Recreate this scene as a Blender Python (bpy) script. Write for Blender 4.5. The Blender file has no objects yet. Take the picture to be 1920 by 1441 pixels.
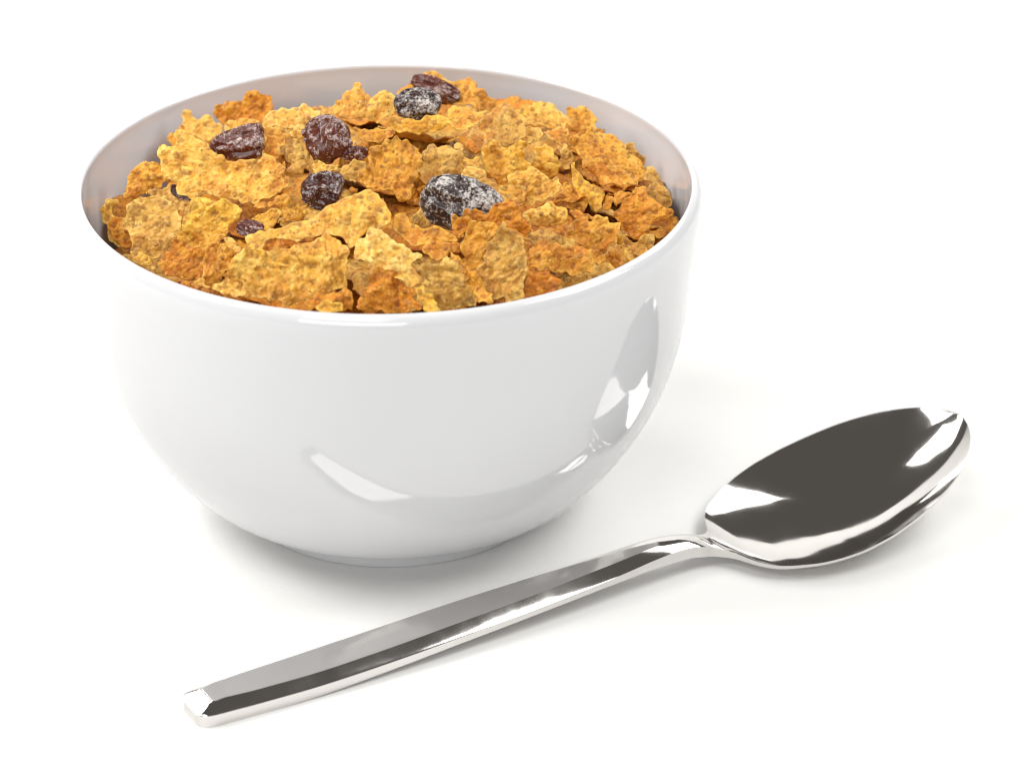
import bpy, bmesh, math, random
import numpy as np
from mathutils import Vector, Matrix, geometry

# ------------------------------------------------------------------ camera, world, lamps, exposure
SC = bpy.context.scene
COL = SC.collection
K = 0.01                                   # everything below is written in centimetres
PITCH = 0.4811
FPX, PW, PH = 6000.0, 1920.0, 1441.0
CAM = np.array([2.7601, -65.01, 36.6523])

cam = bpy.data.cameras.new('camera')
cam.sensor_width = 36.0
cam.lens = FPX / PW * 36.0
cam.clip_start = 0.02
cam.clip_end = 60.0
cam.dof.use_dof = True
cam.dof.focus_distance = 0.695
cam.dof.aperture_fstop = 17.0
camo = bpy.data.objects.new('camera', cam)
COL.objects.link(camo)
camo.location = CAM * K
camo.rotation_euler = (math.pi / 2 - PITCH, 0, 0)
SC.camera = camo

world = bpy.data.worlds.new('World')
SC.world = world
world.use_nodes = True
bg = world.node_tree.nodes['Background']
bg.inputs['Color'].default_value = (1.0, 0.93, 0.86, 1)
bg.inputs['Strength'].default_value = 0.115

def area(name, loc, target, sx, sy, power, col=(1, 1, 1)):
    l = bpy.data.lights.new(name, 'AREA')
    l.shape = 'RECTANGLE'
    l.size, l.size_y = sx * K, sy * K
    l.energy = power
    l.color = col
    o = bpy.data.objects.new(name, l)
    COL.objects.link(o)
    o.location = Vector(loc) * K
    d = (Vector(target) - Vector(loc))
    o.rotation_euler = d.to_track_quat('-Z', 'Y').to_euler()
    return o

area('softbox_or_fill_lamp', (-64, 0, 70), (0, 0, 4), 44, 44, 8.0, (1, 0.985, 0.96))
area('softbox_or_fill_lamp', (66, -2, 72), (0, 0, 4), 44, 44, 5.4, (1, 0.99, 0.975))
area('softbox_or_fill_lamp', (48, 50, 68), (0, 0, 4), 46, 42, 3.2, (1, 0.99, 0.975))
area('softbox_or_fill_lamp', (-60, 62, 78), (0, 0, 4), 34, 34, 3.2, (1, 0.99, 0.97))
area('softbox_or_fill_lamp', (-20, -64, 98), (0, 0, 4), 44, 40, 3.2, (1, 0.985, 0.97))  # high front fill, added out of view to lighten table and inner bowl wall
area('softbox_or_fill_lamp', (-22, -118, 56), (0, 0, 3), 80, 46, 7.0, (1, 0.985, 0.97))  # low front fill, added behind the camera to lift the shadow before the bowl
area('added_backdrop_lamp', (0, 58, 84), (0, 130, 60), 160, 24, 10.0, (1, 0.99, 0.975))  # added lamp, turned away from the spoon, to whiten the sweep

SC.view_settings.view_transform = 'Standard'
SC.view_settings.look = 'None'
SC.view_settings.exposure = 0.0
SC.view_settings.gamma = 1.0
SC.cycles.max_bounces = 10
SC.cycles.filter_width = 1.15
SC.cycles.caustics_reflective = True
SC.cycles.sample_clamp_indirect = 4.0

# ------------------------------------------------------------------ picture point -> ray
FW = np.array([0, math.cos(PITCH), -math.sin(PITCH)])
UP = np.array([0, math.sin(PITCH), math.cos(PITCH)])
RT = np.array([1.0, 0, 0])
def ray(u, v):
    d = FW + RT * ((u - PW / 2) / FPX) + UP * ((PH / 2 - v) / FPX)
    return d / np.linalg.norm(d)

# ------------------------------------------------------------------ helpers
def link(name, me, mat, parent=None):
    o = bpy.data.objects.new(name, me)
    COL.objects.link(o)
    if mat is not None and not me.materials:
        me.materials.append(mat)
    if parent is not None:
        o.parent = parent
    return o

def mesh(name, verts, faces, smooth=True):
    me = bpy.data.meshes.new(name)
    me.from_pydata([tuple(v) for v in verts], [], faces)
    if smooth:
        me.polygons.foreach_set('use_smooth', [True] * len(me.polygons))
    me.update()
    return me

def fast_tris(name, verts, tris):
    me = bpy.data.meshes.new(name)
    verts = np.asarray(verts, np.float32)
    tris = np.asarray(tris, np.int32)
    me.vertices.add(len(verts))
    me.vertices.foreach_set('co', verts.ravel())
    me.loops.add(tris.size)
    me.loops.foreach_set('vertex_index', tris.ravel())
    me.polygons.add(len(tris))
    me.polygons.foreach_set('loop_start', np.arange(0, tris.size, 3, dtype=np.int32))
    me.polygons.foreach_set('use_smooth', np.ones(len(tris), bool))
    me.update(calc_edges=True)
    me.validate()
    return me

def tag(o, label=None, cat=None, group=None, kind=None):
    if label: o['label'] = label
    if cat: o['category'] = cat
    if group: o['group'] = group
    if kind: o['kind'] = kind
    return o

def empty(name, loc):
    o = bpy.data.objects.new(name, None)
    o.empty_display_size = 0.01
    COL.objects.link(o)
    o.location = Vector(loc) * K
    return o

def cubic(x, xs, ys):
    x, xs, ys = np.asarray(x, float), np.asarray(xs, float), np.asarray(ys, float)
    d = np.diff(ys) / np.diff(xs)
    m = np.empty(len(xs)); m[0] = d[0]; m[-1] = d[-1]
    for i in range(1, len(xs) - 1):
        m[i] = 0 if d[i - 1] * d[i] <= 0 else 2 * d[i - 1] * d[i] / (d[i - 1] + d[i])
    x = np.clip(x, xs[0], xs[-1])
    i = np.clip(np.searchsorted(xs, x) - 1, 0, len(xs) - 2)
    h = xs[i + 1] - xs[i]; t = (x - xs[i]) / h
    return ((2*t**3 - 3*t**2 + 1) * ys[i] + (t**3 - 2*t**2 + t) * h * m[i]
            + (-2*t**3 + 3*t**2) * ys[i + 1] + (t**3 - t**2) * h * m[i + 1])

# ---- numpy noise
_rs = np.random.RandomState(7)
_TAB = _rs.rand(256, 256)
_TX, _TY, _TR = _rs.rand(256, 256), _rs.rand(256, 256), _rs.rand(256, 256)
_TAB3 = _rs.rand(64, 64, 64)
def vnoise(x, y, seed=0):
    x = x + seed * 17.37; y = y + seed * 9.71
    xi, yi = np.floor(x).astype(int), np.floor(y).astype(int)
    fx, fy = x - xi, y - yi
    fx = fx * fx * fx * (fx * (fx * 6 - 15) + 10); fy = fy * fy * fy * (fy * (fy * 6 - 15) + 10)
    g = lambda a, b: _TAB[a & 255, b & 255]
    return ((g(xi, yi) * (1 - fx) + g(xi + 1, yi) * fx) * (1 - fy)
            + (g(xi, yi + 1) * (1 - fx) + g(xi + 1, yi + 1) * fx) * fy) * 2 - 1
def vnoise3(p):
    i = np.floor(p).astype(int); f = p - i; f = f * f * f * (f * (f * 6 - 15) + 10)
    r = 0
    for a in (0, 1):
        for b in (0, 1):
            for c in (0, 1):
                w = (f[:, 0] if a else 1 - f[:, 0]) * (f[:, 1] if b else 1 - f[:, 1]) * (f[:, 2] if c else 1 - f[:, 2])
                r = r + w * _TAB3[(i[:, 0] + a) & 63, (i[:, 1] + b) & 63, (i[:, 2] + c) & 63]
    return r * 2 - 1
def cells(x, y, seed=0):
    """nearest cell point: distance, second distance and a random value of that cell"""
    x = x + seed * 13.13; y = y + seed * 5.77
    xi, yi = np.floor(x).astype(int), np.floor(y).astype(int)
    d1 = np.full(x.shape, 9.0); d2 = d1.copy(); rv = np.zeros(x.shape)
    for a in (-1, 0, 1):
        for b in (-1, 0, 1):
            cx, cy = xi + a, yi + b
            px = cx + 0.1 + 0.8 * _TX[cx & 255, cy & 255]; py = cy + 0.1 + 0.8 * _TY[cx & 255, cy & 255]
            d = np.hypot(x - px, y - py)
            n = d < d1
            d2 = np.where(n, d1, np.minimum(d2, d))
            rv = np.where(n, _TR[cx & 255, cy & 255], rv)
            d1 = np.where(n, d, d1)
    return d1, d2, rv

# ------------------------------------------------------------------ materials
def new_mat(name):
    m = bpy.data.materials.new(name); m.use_nodes = True
    return m, m.node_tree, m.node_tree.nodes['Principled BSDF']
def nd(nt, t, **kw):
    n = nt.nodes.new(t)
    for k, v in kw.items():
        if k in n.inputs: n.inputs[k].default_value = v
        else: setattr(n, k, v)
    return n
def noise_node(nt, co, scale, detail=3.0, rough=0.55):
    n = nd(nt, 'ShaderNodeTexNoise'); n.inputs['Scale'].default_value = scale
    n.inputs['Detail'].default_value = detail; n.inputs['Roughness'].default_value = rough
    nt.links.new(co, n.inputs['Vector'])
    return n.outputs['Fac']
def ramp(nt, fac, stops):
    r = nd(nt, 'ShaderNodeValToRGB')
    e = r.color_ramp.elements
    while len(e) < len(stops): e.new(0.5)
    for i, (p, c) in enumerate(stops):
        e[i].position = p; e[i].color = (*c, 1) if len(c) == 3 else c
    nt.links.new(fac, r.inputs['Fac'])
    return r.outputs['Color']
def mixc(nt, fac, a, b, mode='MIX'):
    m = nd(nt, 'ShaderNodeMix', data_type='RGBA', blend_type=mode)
    for sock, v in ((m.inputs[0], fac), (m.inputs[6], a), (m.inputs[7], b)):
        if isinstance(v, (int, float)): sock.default_value = v
        elif isinstance(v, tuple): sock.default_value = (*v, 1)
        else: nt.links.new(v, sock)
    return m.outputs[2]

# glazed porcelain
PORC, nt, b = new_mat('porcelain')
b.inputs['Base Color'].default_value = (0.585, 0.592, 0.61, 1)
b.inputs['Roughness'].default_value = 0.06
b.inputs['Specular IOR Level'].default_value = 0.5
co = nd(nt, 'ShaderNodeTexCoord').outputs['Object']
bp = nd(nt, 'ShaderNodeBump'); bp.inputs['Strength'].default_value = 0.05; bp.inputs['Distance'].default_value = 0.002
nt.links.new(noise_node(nt, co, 38.0, 2.0), bp.inputs['Height'])
nt.links.new(bp.outputs['Normal'], b.inputs['Normal'])
# white sweep
PAPER, nt, b = new_mat('white_paper')
b.inputs['Base Color'].default_value = (0.77, 0.77, 0.757, 1)
b.inputs['Roughness'].default_value = 0.75
b.inputs['Specular IOR Level'].default_value = 0.25
co = nd(nt, 'ShaderNodeTexCoord').outputs['Object']
bp = nd(nt, 'ShaderNodeBump'); bp.inputs['Strength'].default_value = 0.08; bp.inputs['Distance'].default_value = 0.0006
nt.links.new(noise_node(nt, co, 900.0, 3.0), bp.inputs['Height'])
nt.links.new(bp.outputs['Normal'], b.inputs['Normal'])
# polished steel
STEEL, nt, b = new_mat('polished_steel')
b.inputs['Base Color'].default_value = (0.67, 0.65, 0.635, 1)
b.inputs['Metallic'].default_value = 1.0
co = nd(nt, 'ShaderNodeTexCoord').outputs['Object']
rr = nd(nt, 'ShaderNodeMapRange'); rr.inputs['To Min'].default_value = 0.035; rr.inputs['To Max'].default_value = 0.115
nt.links.new(noise_node(nt, co, 160.0, 4.0), rr.inputs['Value'])
nt.links.new(rr.outputs[0], b.inputs['Roughness'])
bp = nd(nt, 'ShaderNodeBump'); bp.inputs['Strength'].default_value = 0.05; bp.inputs['Distance'].default_value = 0.001
nt.links.new(noise_node(nt, co, 90.0, 2.0), bp.inputs['Height'])
nt.links.new(bp.outputs['Normal'], b.inputs['Normal'])

# wheat flakes: one material per toast colour
def flake_mat(name, pale, mid, toast, bran):
    m, nt, b = new_mat(name)
    co = nd(nt, 'ShaderNodeTexCoord').outputs['Object']
    at = nd(nt, 'ShaderNodeAttribute', attribute_name='grain').outputs['Fac']
    ed = nd(nt, 'ShaderNodeAttribute', attribute_name='toast').outputs['Fac']
    n1 = noise_node(nt, co, 260.0, 4.0, 0.65)
    n2 = noise_node(nt, co, 900.0, 3.0, 0.7)
    n3 = noise_node(nt, co, 95.0, 3.0, 0.6)
    base = mixc(nt, ramp(nt, n1, [(0.34, (0, 0, 0)), (0.60, (1, 1, 1))]), mid, pale)
    grain = ramp(nt, at, [(0.0, bran), (0.13, bran), (0.20, mid), (0.52, mid), (0.70, pale), (0.9, pale), (0.94, toast), (1.0, toast)])
    vo = nd(nt, 'ShaderNodeTexVoronoi'); vo.inputs['Scale'].default_value = 1150.0
    nt.links.new(co, vo.inputs['Vector'])
    sep = nd(nt, 'ShaderNodeSeparateColor'); nt.links.new(vo.outputs['Color'], sep.inputs[0])
    vb = nd(nt, 'ShaderNodeTexVoronoi'); vb.inputs['Scale'].default_value = 520.0
    nt.links.new(co, vb.inputs['Vector'])
    sepb = nd(nt, 'ShaderNodeSeparateColor'); nt.links.new(vb.outputs['Color'], sepb.inputs[0])
    c = mixc(nt, 0.60, base, grain)
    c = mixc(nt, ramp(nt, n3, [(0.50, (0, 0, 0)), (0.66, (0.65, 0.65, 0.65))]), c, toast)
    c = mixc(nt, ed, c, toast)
    rm = nd(nt, 'ShaderNodeAttribute', attribute_name='rim').outputs['Fac']
    c = mixc(nt, rm, c, pale)
    c = mixc(nt, ramp(nt, sepb.outputs[0], [(0.0, (0.4, 0.4, 0.4)), (0.10, (0.4, 0.4, 0.4)), (0.14, (0, 0, 0)), (0.84, (0, 0, 0)), (0.88, (0.4, 0.4, 0.4)), (1.0, (0.4, 0.4, 0.4))]), c,
             mixc(nt, ramp(nt, sepb.outputs[0], [(0.45, (0, 0, 0)), (0.55, (1, 1, 1))]), bran, pale))
    c = mixc(nt, ramp(nt, sep.outputs[0], [(0.0, (0.55, 0.55, 0.55)), (0.11, (0.55, 0.55, 0.55)), (0.16, (0, 0, 0)), (0.84, (0, 0, 0)), (0.89, (0.5, 0.5, 0.5)), (1.0, (0.5, 0.5, 0.5))]), c,
             mixc(nt, ramp(nt, sep.outputs[0], [(0.45, (0, 0, 0)), (0.55, (1, 1, 1))]), bran, pale))
    nt.links.new(c, b.inputs['Base Color'])
    b.inputs['Roughness'].default_value = 0.42
    b.inputs['Specular IOR Level'].default_value = 0.32
    bp = nd(nt, 'ShaderNodeBump'); bp.inputs['Strength'].default_value = 0.8; bp.inputs['Distance'].default_value = 0.00045
    mm = nd(nt, 'ShaderNodeMath', operation='ADD')
    nt.links.new(n1, mm.inputs[0]); nt.links.new(n2, mm.inputs[1])
    m2 = nd(nt, 'ShaderNodeMath', operation='MULTIPLY_ADD'); m2.inputs[1].default_value = -0.75
    nt.links.new(vo.outputs['Distance'], m2.inputs[0]); nt.links.new(mm.outputs[0], m2.inputs[2])
    nt.links.new(m2.outputs[0], bp.inputs['Height'])
    nt.links.new(bp.outputs['Normal'], b.inputs['Normal'])
    tr = nd(nt, 'ShaderNodeBsdfTranslucent'); nt.links.new(c, tr.inputs['Color'])
    mx = nd(nt, 'ShaderNodeMixShader'); mx.inputs[0].default_value = 0.13
    out = nt.nodes['Material Output']
    nt.links.new(b.outputs[0], mx.inputs[1]); nt.links.new(tr.outputs[0], mx.inputs[2])
    nt.links.new(mx.outputs[0], out.inputs['Surface'])
    return m
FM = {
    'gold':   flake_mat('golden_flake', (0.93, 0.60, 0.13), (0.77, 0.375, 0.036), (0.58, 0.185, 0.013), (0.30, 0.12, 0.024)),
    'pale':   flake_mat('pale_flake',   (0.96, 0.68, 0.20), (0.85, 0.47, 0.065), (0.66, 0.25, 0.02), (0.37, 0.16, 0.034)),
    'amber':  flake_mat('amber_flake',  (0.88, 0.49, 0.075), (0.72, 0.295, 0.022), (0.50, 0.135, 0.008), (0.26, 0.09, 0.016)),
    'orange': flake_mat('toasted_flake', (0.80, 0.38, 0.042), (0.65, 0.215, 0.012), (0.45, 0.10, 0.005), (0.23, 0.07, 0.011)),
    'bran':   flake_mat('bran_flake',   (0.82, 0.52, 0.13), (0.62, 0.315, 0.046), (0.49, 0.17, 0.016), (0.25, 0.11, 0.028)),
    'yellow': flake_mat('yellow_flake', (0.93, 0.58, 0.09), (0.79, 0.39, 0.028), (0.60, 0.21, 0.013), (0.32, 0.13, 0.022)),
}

def raisin_mat(name, skin, skin2, frost, amount, rough):
    m, nt, b = new_mat(name)
    co = nd(nt, 'ShaderNodeTexCoord').outputs['Object']
    cv = nd(nt, 'ShaderNodeAttribute', attribute_name='crease').outputs['Fac']
    c = mixc(nt, noise_node(nt, co, 170.0, 3.0), skin, skin2)
    f1 = noise_node(nt, co, 230.0, 4.0, 0.7)
    f2 = noise_node(nt, co, 1500.0, 3.0, 0.8)
    ad = nd(nt, 'ShaderNodeMath', operation='MULTIPLY_ADD'); ad.inputs[1].default_value = 1.3
    nt.links.new(f2, ad.inputs[0]); nt.links.new(f1, ad.inputs[2])
    a2 = nd(nt, 'ShaderNodeMath', operation='MULTIPLY_ADD'); a2.inputs[1].default_value = 0.115
    nt.links.new(cv, a2.inputs[0]); nt.links.new(ad.outputs[0], a2.inputs[2])
    lo = 1.32 - 0.23 * amount
    mr = nd(nt, 'ShaderNodeMapRange')
    mr.inputs['From Min'].default_value = lo; mr.inputs['From Max'].default_value = lo + 0.22
    nt.links.new(a2.outputs[0], mr.inputs['Value'])
    mk = mr.outputs[0]
    nt.links.new(mixc(nt, mk, c, frost), b.inputs['Base Color'])
    r2 = nd(nt, 'ShaderNodeMapRange'); r2.inputs['To Min'].default_value = rough; r2.inputs['To Max'].default_value = 0.6
    nt.links.new(mk, r2.inputs['Value']); nt.links.new(r2.outputs[0], b.inputs['Roughness'])
    b.inputs['Specular IOR Level'].default_value = 0.55
    bp = nd(nt, 'ShaderNodeBump'); bp.inputs['Strength'].default_value = 0.25; bp.inputs['Distance'].default_value = 0.0003
    nt.links.new(ad.outputs[0], bp.inputs['Height']); nt.links.new(bp.outputs['Normal'], b.inputs['Normal'])
    return m
RM = {
    'maroon': raisin_mat('maroon_raisin', (0.055, 0.012, 0.008), (0.15, 0.036, 0.018), (0.50, 0.42, 0.40), 0.40, 0.20),
    'dark':   raisin_mat('dark_raisin', (0.028, 0.009, 0.008), (0.09, 0.024, 0.014), (0.46, 0.41, 0.40), 0.42, 0.18),
    'frost':  raisin_mat('frosted_raisin', (0.014, 0.008, 0.009), (0.045, 0.018, 0.014), (0.58, 0.54, 0.50), 0.74, 0.26),
}

# ------------------------------------------------------------------ the white sweep
vs, fs = [], []
xs = np.linspace(-240, 240, 61)
path = [(y, 0.0) for y in np.linspace(-150, 95, 50)]
path += [(95 + 30 * math.sin(a), 30 - 30 * math.cos(a)) for a in np.linspace(0, math.pi / 2, 14)[1:]]
path += [(125.0, z) for z in np.linspace(30, 60, 7)[1:]]
for y, z in path:
    for x in xs: vs.append((x * K, y * K, z * K))
n = len(xs)
for j in range(len(path) - 1):
    for i in range(n - 1):
        a = j * n + i; fs.append((a, a + 1, a + n + 1, a + n))
g = link('table_surface', mesh('table_surface', vs, fs), PAPER)
tag(g, kind='structure')

# ------------------------------------------------------------------ bowl
PZ = [0.57, 0.62, 0.76, 1.4, 2.3, 3.4, 4.6, 6.0, 7.1, 7.45]
PR = [4.13, 4.27, 4.56, 5.22, 5.84, 6.36, 6.68, 6.87, 6.98, 7.0]
RIM = 7.865
def inner_r(z):
    return cubic(z, [0.74, 0.85, 1.1, 1.7, 2.6, 3.7, 4.8, 6.0, 7.2, 7.75], [2.6, 3.6, 4.45, 5.15, 5.70, 6.12, 6.36, 6.53, 6.67, 6.74])
def lathe(name, prof, seg, mat, parent):
    vs, fs = [], []
    n = len(prof)
    for k in range(seg):
        a = 2 * math.pi * k / seg
        for r, z in prof: vs.append((r * math.cos(a) * K, r * math.sin(a) * K, z * K))
    for k in range(seg):
        q = (k + 1) % seg
        for i in range(n - 1):
            if prof[i][0] < 1e-6: fs.append((k * n, q * n + 1, k * n + 1)) if i == 0 else None
            else: fs.append((k * n + i, q * n + i, q * n + i + 1, k * n + i + 1))
    me = mesh(name, vs, fs)
    return link(name, me, mat, parent)
bowl = empty('cereal_bowl', (0, 0, 0))
tag(bowl, 'round white glazed porcelain bowl heaped with bran flakes and raisins', 'bowl')
prof = [(3.40, 0.53), (3.60, 0.53), (4.06, 0.54)] + [(float(cubic(z, PZ, PR)), z) for z in np.concatenate([np.linspace(0.57, 0.72, 8), np.linspace(0.8, 7.45, 46)])]
lip = [(6.995, 7.58), (6.975, 7.68), (6.935, 7.765), (6.88, 7.825), (6.82, 7.858), (6.775, 7.862), (6.745, 7.845), (6.733, 7.80), (6.732, 7.75)]
prof += lip
prof += [(float(inner_r(z)), z) for z in np.linspace(7.7, 0.74, 46)] + [(1.3, 0.72), (0.02, 0.72)]
lathe('body', prof, 220, PORC, bowl)
foot = [(3.28, 0.535), (3.30, 0.05), (3.36, 0.006), (3.44, 0.0), (3.56, 0.0), (3.62, 0.008), (3.65, 0.05), (3.655, 0.2), (3.66, 0.525)]
lathe('foot_ring', foot, 200, PORC, bowl)

# ------------------------------------------------------------------ spoon
S_ANG = math.radians(30.0)
S_O = np.array([-3.817, -9.618])
A = np.array([math.cos(S_ANG), math.sin(S_ANG)]); Nn = np.array([-A[1], A[0]])
W_S = [-.08, -.07, -.05, -.015, .05, .14, .28, .7, 1.2, 2.3, 3.5, 4.6, 6, 7.5, 9, 10, 11, 11.6, 12.1, 12.5, 12.8, 13.0, 13.15, 13.3, 13.6, 14, 14.5, 15, 15.5, 16, 16.5, 17, 17.5, 18, 18.5, 18.8, 19.0, 19.2, 19.36, 19.46, 19.515, 19.54]
W_V = [.27, .335, .40, .455, .505, .54, .565, .585, .605, .645, .665, .665, .65, .61, .545, .49, .42, .375, .33, .33, .41, .58, .84, 1.12, 1.49, 1.76, 2.02, 2.18, 2.26, 2.27, 2.22, 2.13, 2.0, 1.80, 1.52, 1.28, 1.09, .85, .59, .36, .17, .03]
E_S = [-.08, .6, 1.2, 2.3, 3.5, 4.6, 6, 7.5, 9, 10, 11, 11.5, 12.0, 12.4, 12.8, 13.3, 14, 15, 16, 17, 18, 19.2, 19.64]
E_V = [.285, .28, .27, .27, .30, .345, .42, .49, .57, .63, .71, .73, .69, .585, .43, .325, .38, .55, .78, 1.06, 1.36, 1.74, 1.88]
T_S = [-.08, 1.2, 2.3, 4.6, 6.4, 8, 9.5, 10.7, 11.6, 12.2, 12.8, 13.3, 14.5, 19.7]
T_V = [.285, .27, .245, .18, .15, .14, .15, .20, .27, .27, .19, .10, .065, .055]
def edge_z(s): return float(cubic(s, E_S, E_V))
Z_S = [12.7, 13.0, 13.3, 13.6, 14.2, 15.0, 15.6, 16.2, 17.0, 18.0, 18.6, 19.2, 19.54]
Z_V = [.47, .335, .235, .170, .122, .110, .135, .21, .41, .82, 1.16, 1.56, 1.85]
def bowl_depth(s):
    if s < 12.7: return 0.0
    return max(0.0, edge_z(s) - float(cubic(s, Z_S, Z_V)))
F_S = [0, .3, .6, 1.3, 3, 5, 8, 9.5, 10.6, 11.3, 11.8, 20]
F_V = [.44, .48, .53, .60, .64, .62, .56, .45, .34, .20, .05, .05]      # half width of the flat top face
C_S = [0, 6, 9, 10.6, 11.5, 12.2, 12.8, 20]
C_V = [.19, .19, .17, .13, .09, .06, .0, 0]      # its height over the side edge
def section(s):
    w = float(cubic(s, W_S, W_V)); e = edge_z(s); th = min(float(cubic(s, T_S, T_V)), e); c = float(cubic(s, C_S, C_V)); d = bowl_depth(s)
    tf = float(cubic(s, F_S, F_V))
    q = 1 if s < 12.3 else max(0.0, 1 - (s - 12.3) / 0.6)
    tf = tf * q + 0.40 * (1 - q)
    half = np.concatenate([[0], np.linspace(0, max(.01, tf - .012), 6)[1:], [tf, tf + .012], np.linspace(tf + .03, 0.97, 9), [0.99, 1.0]])
    t = np.concatenate([-half[::-1], half[1:]])
    at = np.abs(t)
    side = np.clip((1 - at) / (1 - tf), 0, 1) ** 0.94
    ch = np.minimum(1.0, side)
    if s < 0.6:
        en = max(0.0, min(1.0, (s + .08) / 0.46))
        ch = np.minimum(1.0, (np.maximum(side, 1e-4) ** -5 + max(en, 1e-4) ** -5) ** -0.2 * 1.02)
    bend = 1.0 if s < 10.5 else max(0.0, 1 - (s - 10.5) / 1.5)
    ch = bend * ch + (1 - bend) * (1 - at ** 2)
    zt = e + c * ch - d * (1 - at ** 2.25)
    kb = min(1.0, max(0.0, (s - 12.3) / 0.8))
    zb = (e - th) * (1 - kb) + (zt - th) * kb
    zb = np.where(kb > 0, np.minimum(zb, zt - 0.03), zb)
    return t * w, zt, zb
def spoon_pt(s, off, z):
    p = S_O + A * s + Nn * off
    return (p[0] * K, p[1] * K, z * K)
ss_all = np.concatenate([[-.08, -.072, -.06, -.04, -.01, .03, .08, .14, .2, .27, .35, .45, .6, .8], np.linspace(1.0, 12.2, 57), np.linspace(12.26, 14.24, 40), np.linspace(14.3, 18.9, 47), np.linspace(18.98, 19.54, 18)])
CUT = int(np.argmin(np.abs(ss_all - 12.88)))
zmin = min(section(s)[2].min() for s in ss_all[CUT:])
def loft(name, ids, cap0, parent):
    bm = bmesh.new()
    rings = []
    for i in ids:
        s = ss_all[i]
        off, zt, zb = section(s)
        top = [bm.verts.new(spoon_pt(s, o, z)) for o, z in zip(off, zt)]
        bot = [bm.verts.new(spoon_pt(s, o, z)) for o, z in zip(off, zb)]
        rings.append(top + bot[::-1])
    n = len(rings[0]); m = n // 2
    for r0, r1 in zip(rings, rings[1:]):
        for k in range(n):
            q = (k + 1) % n
            bm.faces.new((r0[k], r0[q], r1[q], r1[k]))
    if cap0: bm.faces.new(rings[0])
    else: bm.faces.new(rings[-1])
    bmesh.ops.recalc_face_normals(bm, faces=bm.faces)
    for f in bm.faces: f.smooth = True
    bm.edges.ensure_lookup_table()
    lines = [0, m - 1, m, n - 1]
    mid = (m - 1) // 2
    for ii, (r0, r1) in enumerate(zip(rings, rings[1:])):
        s = ss_all[ids[ii]]
        for k in lines + ([mid - 6, mid + 6] if 0.7 < s < 11.0 and cap0 else []):
            e = bm.edges.get((r0[k], r1[k]))
            if e: e.smooth = False
    end = rings[0] if cap0 else rings[-1]
    for k in range(n):
        e = bm.edges.get((end[k], end[(k + 1) % n]))
        if e: e.smooth = False
    me = bpy.data.meshes.new(name); bm.to_mesh(me); bm.free()
    o = link(name, me, STEEL, parent)
    return o
spoon = empty('spoon', (0, 0, 0))
tag(spoon, 'polished steel spoon lying diagonally on the white surface before the bowl', 'spoon')
loft('handle', range(0, CUT + 1), True, spoon)
loft('spoon_bowl', range(CUT, len(ss_all)), False, spoon)
print('SPOON zmin', zmin)

# ------------------------------------------------------------------ the heap of flakes
DC = np.array([0.1, 1.0])
def dome(x, y):
    r2 = ((x - DC[0]) ** 2 + (y - DC[1]) ** 2) / 6.9 ** 2
    return 6.55 + 2.25 * np.maximum(0.0, 1 - r2) ** 0.85
def dome_n(x, y):
    h = 0.05
    g = np.array([(dome(x + h, y) - dome(x - h, y)) / (2 * h), (dome(x, y + h) - dome(x, y - h)) / (2 * h)])
    n = np.array([-g[0], -g[1], 1.0])
    return n / np.linalg.norm(n)
def hit(u, v):
    """where the sight line through a picture point meets the heap"""
    d = ray(u, v)
    t = np.linspace(55, 92, 1500)
    P = CAM + t[:, None] * d
    rr = np.hypot(P[:, 0], P[:, 1])
    gap = P[:, 2] - dome(P[:, 0], P[:, 1])
    ok = rr < 6.45
    gap = np.where(ok, gap, 9.0)
    below = np.nonzero(gap < 0)[0]
    i = below[0] if len(below) else int(np.argmin(gap))
    return P[i]
def clamp_inside(P, margin=0.06):
    """keep a piece inside the bowl wall"""
    r = np.hypot(P[:, 0], P[:, 1])
    lim = np.where(P[:, 2] < RIM + 0.1, inner_r(np.minimum(P[:, 2], 7.75)) - margin, 6.72 + 0.25 * (P[:, 2] - RIM))
    s = np.where(r > lim, lim / np.maximum(r, 1e-6), 1.0)
    P = P.copy(); P[:, 0] *= s; P[:, 1] *= s
    return P

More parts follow.
